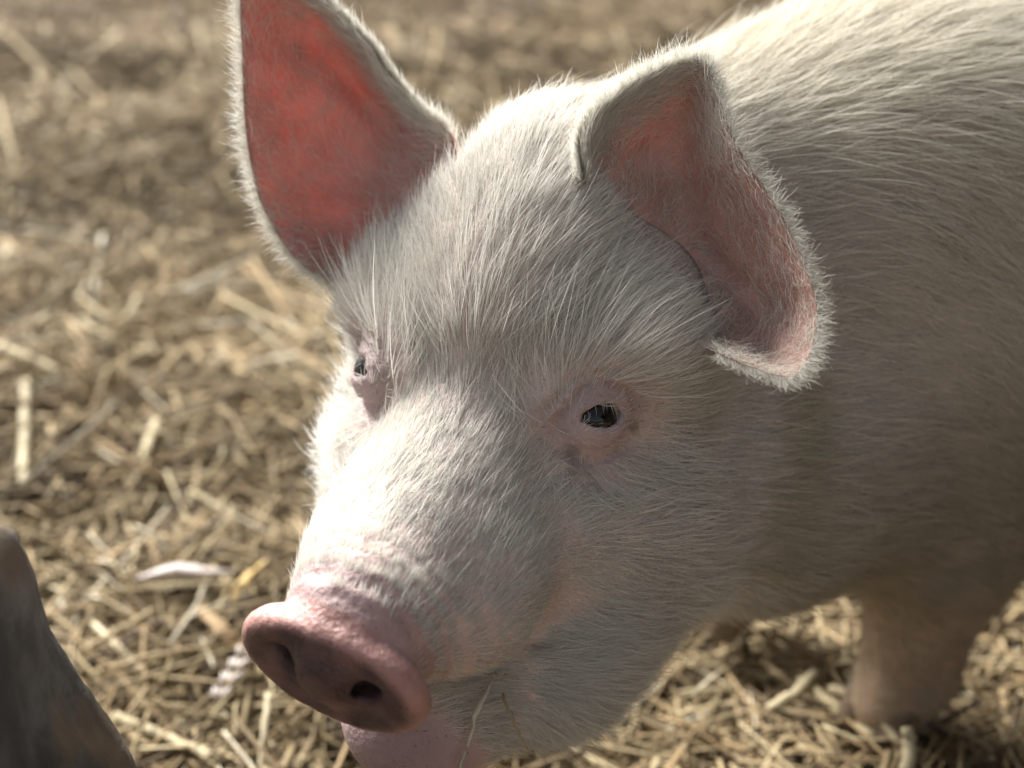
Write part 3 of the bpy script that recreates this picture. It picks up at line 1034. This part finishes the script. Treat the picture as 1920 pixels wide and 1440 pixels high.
def build_fur():
    T, co, area, cen = sample_skin(0)
    rate = area * fur_density(cen)
    n = RNG.poisson(rate)
    tri = np.repeat(np.arange(len(T)), n)
    N = len(tri)
    r1, r2 = RNG.random(N), RNG.random(N)
    f = r1 + r2 > 1; r1[f] = 1 - r1[f]; r2[f] = 1 - r2[f]
    a, b, c = co[T[tri, 0]], co[T[tri, 1]], co[T[tri, 2]]
    p = a + (b - a) * r1[:, None] + (c - a) * r2[:, None]
    nrm = unit(np.cross(b - a, c - a))
    sn = np.zeros(len(body.data.vertices) * 3); body.data.vertices.foreach_get('normal', sn); sn = sn.reshape(-1, 3)
    nrm = unit(sn[T[tri, 0]] * (1 - r1 - r2)[:, None] + sn[T[tri, 1]] * r1[:, None] + sn[T[tri, 2]] * r2[:, None])
    q = to_head(p)
    L = fur_length(p) * np.clip(RNG.lognormal(0, 0.36, N), 0.35, 2.2)
    lift = np.where(q[:, 1] > -0.16, 0.28, 0.22) - 0.12 * sstep(0.02, 0.1, q[:, 1])
    rad = np.where(q[:, 1] > 0.06, 0.000105, 0.00015) * np.clip(RNG.lognormal(0, 0.25, N), 0.5, 1.8)
    rad = np.where(q[:, 1] < -0.2, 0.00019, rad)
    pts, rr = grow(p, nrm, fur_flow(p), L, lift, rad, wild=0.15)
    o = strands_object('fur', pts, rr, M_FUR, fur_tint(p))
    o['kind'] = 'stuff'
    print('fur strands', N)

def build_ear_hair():
    P_, R_ = [], []
    for key, (G, O, N) in EARS.items():
        nu, nv = G.shape[:2]
        for surf, sgn, n in ((O, 1.0, 11000), (G, -1.0, 4200)):
            if sgn > 0:
                t = RNG.random(n) ** 0.7
            else:
                t = np.where(RNG.random(n) < 0.55, 1 - RNG.random(n) ** 1.6 * 0.45, RNG.random(n))
            t = np.clip(t, 0.02, 0.995)
            s = RNG.random(n)
            fi, fj = t * (nu - 1), s * (nv - 1)
            i, j = np.minimum(fi.astype(int), nu - 2), np.minimum(fj.astype(int), nv - 2)
            wi, wj = (fi - i)[:, None], (fj - j)[:, None]
            p = (surf[i, j] * (1 - wi) + surf[i + 1, j] * wi) * (1 - wj) + (surf[i, j + 1] * (1 - wi) + surf[i + 1, j + 1] * wi) * wj
            flow = unit(surf[i + 1, j] - surf[i, j])
            nr = N[i, j] * sgn
            if sgn > 0:
                L = 0.012 * np.clip(RNG.lognormal(0, 0.3, n), 0.4, 1.8); lift = np.full(n, 0.25); wild = 0.25
                rad = np.full(n, 0.00012)
            else:
                L = (0.010 + 0.010 * RNG.random(n)); lift = np.full(n, 0.45); wild = 0.45
                rad = np.full(n, 0.00010)
                flow = flow + 0.5 * unit(vnoise3(p, 30, 91))
            pts, rr = grow(p, nr, flow, L, lift, rad, wild=wild, curl=0.35 if sgn < 0 else 0.1, seed=3)
            P_.append(pts); R_.append(rr)
        n = 5200                                     # dense pale fur rolling over the front rim
        t = 1 - np.abs(RNG.normal(0, 0.16, n)); s = np.abs(RNG.normal(0.0, 0.20, n)) if key == 'right' else np.abs(RNG.normal(0.22, 0.16, n))
        ok = (t > 0.4) & (s < 0.6); t, s = t[ok], s[ok]; n = len(t)
        i = np.minimum((t * (nu - 1)).astype(int), nu - 2); fj = s * (nv - 1); j = np.minimum(fj.astype(int), nv - 2); wj = (fj - j)[:, None]; wi = (t * (nu - 1) - i)[:, None]
        p = (G[i, j] * (1 - wj) + G[i, j + 1] * wj) * (1 - wi) + (G[i + 1, j] * (1 - wj) + G[i + 1, j + 1] * wj) * wi
        flow = unit(G[i + 1, j] - G[i, j]) * 0.5 + unit(G[i, j + 1] - G[i, j]) * 1.0
        pts, rr = grow(p, -N[i, j], flow, 0.012 * np.clip(RNG.lognormal(0, 0.3, n), 0.4, 1.8), np.full(n, 0.35), np.full(n, 0.00011), wild=0.3, curl=0.2, seed=7)
        P_.append(pts); R_.append(rr)
        n = 3600                                     # fringe along the rim
        s = RNG.random(n); t = 1 - RNG.random(n) * 0.05
        i = np.minimum((t * (nu - 1)).astype(int), nu - 2); fj = s * (nv - 1); j = np.minimum(fj.astype(int), nv - 2); wj = (fj - j)[:, None]
        p = O[i + 1, j] * (1 - wj) + O[i + 1, j + 1] * wj
        flow = unit(O[i + 1, j] - O[i, j]) + 0.25 * unit(vnoise3(p, 40, 95))
        pts, rr = grow(p, N[i, j], flow, 0.0085 * np.clip(RNG.lognormal(0, 0.35, n), 0.4, 2.0), np.full(n, 0.4), np.full(n, 0.00011), wild=0.3, curl=0.3, seed=5)
        P_.append(pts); R_.append(rr)
    o = strands_object('ear_hair', np.concatenate(P_), np.concatenate(R_), M_FUR)
    o['kind'] = 'stuff'

body, N_SKIN, F_SKIN, EARS = build_pig_body()
build_fur()
build_ear_hair()

# ------------------------------------------------------------------ eyes and lashes
def mat_eye():
    m, nt, b, out = new_mat('eyeball')
    tc = nd(nt, 'ShaderNodeTexCoord')
    sp = nd(nt, 'ShaderNodeSeparateXYZ'); nt.links.new(tc.outputs['Object'], sp.inputs[0])
    dv = nd(nt, 'ShaderNodeMath', operation='DIVIDE'); dv.inputs[1].default_value = EYE_RAD
    nt.links.new(sp.outputs['Z'], dv.inputs[0])
    r = ramp(nt, dv.outputs[0], [(0.50, (0.40, 0.37, 0.35)), (0.70, (0.30, 0.27, 0.25)), (0.745, (0.016, 0.011, 0.008)), (0.90, (0.012, 0.009, 0.007)), (0.93, (0.002, 0.002, 0.002))])
    nt.links.new(r.outputs[0], b.inputs['Base Color'])
    b.inputs['Roughness'].default_value = 0.06
    b.inputs['Coat Weight'].default_value = 0.25
    b.inputs['Specular IOR Level'].default_value = 0.35
    b.inputs['Coat Roughness'].default_value = 0.02
    return m

M_EYE = mat_eye()

def build_eye(sgn):
    V, F = [], []
    nr, ns = 18, 28
    for i in range(nr + 1):
        a = math.pi * i / nr
        z = math.cos(a); r = math.sin(a)
        bulge = 1.0 + 0.06 * max(0, (z - 0.7) / 0.3)
        for j in range(ns):
            V.append((r * math.cos(2 * math.pi * j / ns) * EYE_RAD, r * math.sin(2 * math.pi * j / ns) * EYE_RAD, z * EYE_RAD * bulge))
    for i in range(nr):
        for j in range(ns):
            F.append((i * ns + j, i * ns + (j + 1) % ns, (i + 1) * ns + (j + 1) % ns, (i + 1) * ns + j))
    me = bpy.data.meshes.new('eye')
    me.from_pydata(V, [], F); me.shade_smooth(); me.materials.append(M_EYE)
    o = bpy.data.objects.new('eye', me)
    link(o, pig)
    c = EYE_C.copy(); c[0] *= sgn
    look = EYE_N + 0.12 * EYE_H + np.array([0, 0, -0.05]); look = look * np.array([sgn, 1, 1])
    w = from_head([c])[0]; d = look @ HR
    o.location = Vector(w) - pig.location
    o.rotation_euler = Vector(d).to_track_quat('Z', 'Y').to_euler()
    # lashes along the upper lid
    n = 16 if sgn > 0 else 3
    ang = RNG.uniform(-0.85, 0.85, n)
    eh = 0.0165 * np.sin(ang); ev = -0.0090 + 0.0176 * np.cos(ang) + RNG.normal(0, 0.0006, n)
    en = np.sqrt(np.maximum(0.0192 ** 2 - eh ** 2 - ev ** 2, 0))
    fl = np.array([sgn, 1, 1])
    root = from_head((EYE_C + eh[:, None] * EYE_H + ev[:, None] * EYE_V + en[:, None] * EYE_N) * fl)
    nrm = np.tile(unit((EYE_N * fl) @ HR), (n, 1))
    flow = (-(EYE_V * fl) @ HR)[None] + (eh / 0.0135)[:, None] * ((EYE_H * fl) @ HR) * 0.5
    pts, rr = grow(root, nrm, flow, 0.0065 * np.clip(RNG.lognormal(0, 0.2, n), 0.6, 1.4), np.full(n, 0.62), np.full(n, 0.00009), wild=0.07, curl=-0.08)
    strands_object('eyelashes', pts, rr, M_LASH)

build_eye(1); build_eye(-1)

# ------------------------------------------------------------------ hooves
def build_hooves():
    mh = mat_plain('hoof_horn', (0.16, 0.11, 0.07), 0.6, 0.3, 60)
    for b_, l in ((-0.022, -0.092), (-0.022, 0.092), (0.875, -0.092), (0.875, 0.092)):
        for sd in (-1, 1):                                    # two toes to each foot
            V, F = [], []
            top = body_pt(b_ + 0.004, l + sd * 0.014, -0.372)
            toe = body_pt(b_ - 0.030, l + sd * 0.017, -0.4015)
            pts = [top + np.array([0, 0, 0.012]), top * 0.6 + toe * 0.4, toe]
            V, F = tube(pts, [0.019, 0.019, 0.010], 10, 1.0)
            o = bpy.data.objects.new('hoof', bpy.data.meshes.new('hoof'))
            o.data.from_pydata([tuple(v) for v in V], [], F); o.data.shade_smooth(); o.data.materials.append(mh)
            child(o)

build_hooves()

# ------------------------------------------------------------------ the stone at the edge of the pen
def build_stone():
    Y1 = 0.60
    prof = [(-0.74, -0.05), (-0.76, 0.15), (-0.74, 0.36), (-0.62, 0.425)]
    for px, py in ((-420, 945), (-200, 962), (-60, 950), (0, 962), (36, 990), (64, 1045), (108, 1160), (158, 1262), (205, 1350), (252, 1440)):
        r = CF + CX * (px - 960) / FPX - CU * (py - 720) / FPX
        p = CO + r * (Y1 / r[1])
        prof.append((p[0], p[2]))
    x, z = prof[-1]
    prof += [(x + 0.018, z - 0.07), (x + 0.030, z - 0.16), (x + 0.036, -0.05)]
    pr = crom([(x, z, 0) for x, z in prof], 90)[:, :2]
    ys = np.linspace(0, 1, 30)
    V, F = [], []
    c = np.array([-0.45, 0.12])
    for y in ys:
        e = 1 - 0.008 * (abs(2 * y - 1) ** 6)
        for x, z in pr:
            V.append((c[0] + (x - c[0]) * e, 0.36 + 0.24 * y, c[1] + (z - c[1]) * e))
    n = len(pr)
    for j in range(len(ys) - 1):
        for i in range(n):
            F.append((j * n + i, j * n + (i + 1) % n, (j + 1) * n + (i + 1) % n, (j + 1) * n + i))
    F.append(tuple(range(n - 1, -1, -1))); F.append(tuple((len(ys) - 1) * n + i for i in range(n)))
    V = np.array(V)
    V = V + 0.0025 * vnoise3(V, 11, 101) + 0.003 * vnoise3(V, 38, 102) + 0.0015 * vnoise3(V, 120, 103)
    me_o = mesh_obj('stone_block', V, F, M_STONE)
    bm = bmesh.new(); bm.from_mesh(me_o.data); bmesh.ops.recalc_face_normals(bm, faces=bm.faces); bm.to_mesh(me_o.data); bm.free()
    me_o.data.shade_smooth()
    tag(me_o, 'dark grey weathered stone block with a brown patch on its side', 'stone')

build_stone()

# ------------------------------------------------------------------ singled-out stalks, husks and blades
def gp(px, py, z=0.0):
    g_ = on_ground(px, py)
    h = bed_height(np.array([g_[0]]), np.array([g_[1]]))[0] + 0.034 + z
    return on_ground(px, py, h)

def special(name, label, cat, pts, radii, tone, flat=0.8, sides=9, mat=None):
    P3 = crom(np.array(pts), 12); R3 = np.interp(np.linspace(0, 1, 12), np.linspace(0, 1, len(radii)), radii)
    P3[1:-1] += RNG.normal(0, 0.0006, (10, 3))
    V, F = tube(P3, R3, sides, flat)
    o = mesh_obj(name, V, F, mat or M_STRAW)
    o.color = (tone, 0, 0, 1)
    return tag(o, label, cat)

M_HUSK = mat_plain('bleached_husk', (0.46, 0.40, 0.36), 0.5, 0.12, 90)
M_BLADE = mat_plain('yellow_blade', (0.50, 0.34, 0.12), 0.5, 0.2, 70)
special('straw_stalk', 'thick pale hollow straw stalk lying beside the grey stone block', 'straw stalk', [gp(215, 1342), gp(310, 1382), gp(412, 1428)], [0.0052, 0.0050, 0.0046], 0.88)
special('straw_stalk', 'long tan straw stalk lying level between stone block and snout', 'straw stalk', [gp(178, 1262), gp(300, 1228), gp(445, 1206)], [0.0030, 0.0032, 0.0022], 0.55)
special('straw_stalk', 'olive tan straw stalk slanting up from the edge of the stone block', 'straw stalk', [gp(150, 1224), gp(225, 1180), gp(292, 1142)], [0.0036, 0.0034, 0.0030], 0.5)
special('grain_husk', 'pinkish white papery husk lying behind the snout on the straw', 'husk', [gp(252, 1085), gp(330, 1068), gp(380, 1072), gp(445, 1072)], [0.0012, 0.0085, 0.0070, 0.0015], 0.9, 0.5, 10, M_HUSK)
special('dry_leaf_blade', 'yellow dry leaf blade sticking up behind the snout', 'leaf', [gp(432, 1128), gp(462, 1085, 0.01), gp(500, 1050, 0.03)], [0.0025, 0.0075, 0.0045], 0.9, 0.18, 8, M_BLADE)
special('dry_leaf_blade', 'broad flat greenish tan blade lying against the left rim of the snout', 'leaf', [gp(378, 1140), gp(420, 1185, 0.005), gp(462, 1222)], [0.0060, 0.0085, 0.0070], 0.7, 0.2, 8)
special('straw_stalk', 'upright pale straw stalk standing below the pink snout disc', 'straw stalk', [gp(503, 1300, 0.03), gp(497, 1370, 0.02), gp(490, 1445)], [0.0026, 0.0030, 0.0030], 0.9)
special('straw_stalk', 'stout bleached straw stalk lying on the open bedding behind the stone block', 'straw stalk', [gp(0, 648), gp(60, 676), gp(112, 700)], [0.0070, 0.0074, 0.0066], 0.88)
special('straw_stalk', 'stout pale straw stalk pointing towards the stone block', 'straw stalk', [gp(48, 715), gp(45, 800), gp(44, 915)], [0.0060, 0.0064, 0.0060], 0.90)
special('straw_stalk', 'short thick cream straw piece on the bedding left of the muzzle', 'straw stalk', [gp(295, 790), gp(280, 825), gp(262, 868)], [0.0060, 0.0066, 0.0055], 0.88)
special('straw_stalk', 'yellow bent straw stalk lying between jaw and front leg', 'straw stalk', [gp(1500, 1272), gp(1560, 1320), gp(1640, 1385)], [0.0050, 0.0054, 0.0046], 0.86)
special('straw_stalk', 'white curved straw stalk arching from jaw towards the front leg', 'straw stalk', [gp(1560, 1290, 0.01), gp(1630, 1322, 0.02), gp(1690, 1400)], [0.0044, 0.0048, 0.0040], 0.88)
special('straw_stalk', 'bleached straw stalk crossing the bedding under the throat', 'straw stalk', [gp(1440, 1330), gp(1490, 1300, 0.006), gp(1530, 1262, 0.01)], [0.0046, 0.0050, 0.0046], 0.88)
special('straw_stalk', 'yellow straw stalk standing up in front of the front leg', 'straw stalk', [gp(1700, 1365, 0.03), gp(1705, 1400, 0.015), gp(1700, 1450)], [0.0050, 0.0055, 0.0055], 0.88)

def wheat_ear():
    o = bpy.data.objects.new('wheat_ear', None)
    a, b = gp(402, 1325, 0.004), gp(462, 1222, 0.02)
    o.location = a
    tag(o, 'threshed pale ear of wheat with open grain husks beside the snout', 'wheat ear')
    link(o)
    st, F = tube([a - a, (b - a) * 0.5, b - a], [0.0014, 0.0014, 0.0008], 6, 1.0)
    mesh_obj('stem', st, F, M_STRAW, o).color = (0.8, 0, 0, 1)
    d = unit(b - a); s_ = unit(np.cross(d, [0, 0, 1.0])); w = np.cross(s_, d)
    for i in range(14):
        t = 0.08 + 0.9 * i / 14
        c = (b - a) * t
        sd = s_ * (1 if i % 2 else -1) * 0.9 + w * (0.7 if i % 4 < 2 else -0.3)
        tip = c + d * 0.011 + unit(sd) * 0.009
        V, F = tube([c, (c + tip) / 2 + unit(sd) * 0.001, tip], [0.0012, 0.0034, 0.0006], 6, 0.6)
        mesh_obj('husk', V, F, M_HUSK, o)

wheat_ear()
special('straw_stalk', 'frayed pale straw strand hanging from the corner of the mouth', 'straw stalk', [P(925, 1270, .792), P(898, 1325, .785), P(878, 1385, .785), P(862, 1450, .79)], [0.0006, 0.0017, 0.0014, 0.0010], 0.985)
special('straw_stalk', 'thin wavy straw fibre hanging behind the mouth corner', 'straw stalk', [P(944, 1300, .795), P(955, 1335, .790), P(968, 1365, .791), P(990, 1405, .797)], [0.0006, 0.0011, 0.0010, 0.0004], 0.8)
special('straw_stalk', 'tiny straw sliver stuck across the lip above the mouth corner', 'straw stalk', [P(915, 1266, .786), P(935, 1267, .785), P(955, 1265, .788)], [0.0006, 0.0008, 0.0005], 0.88)
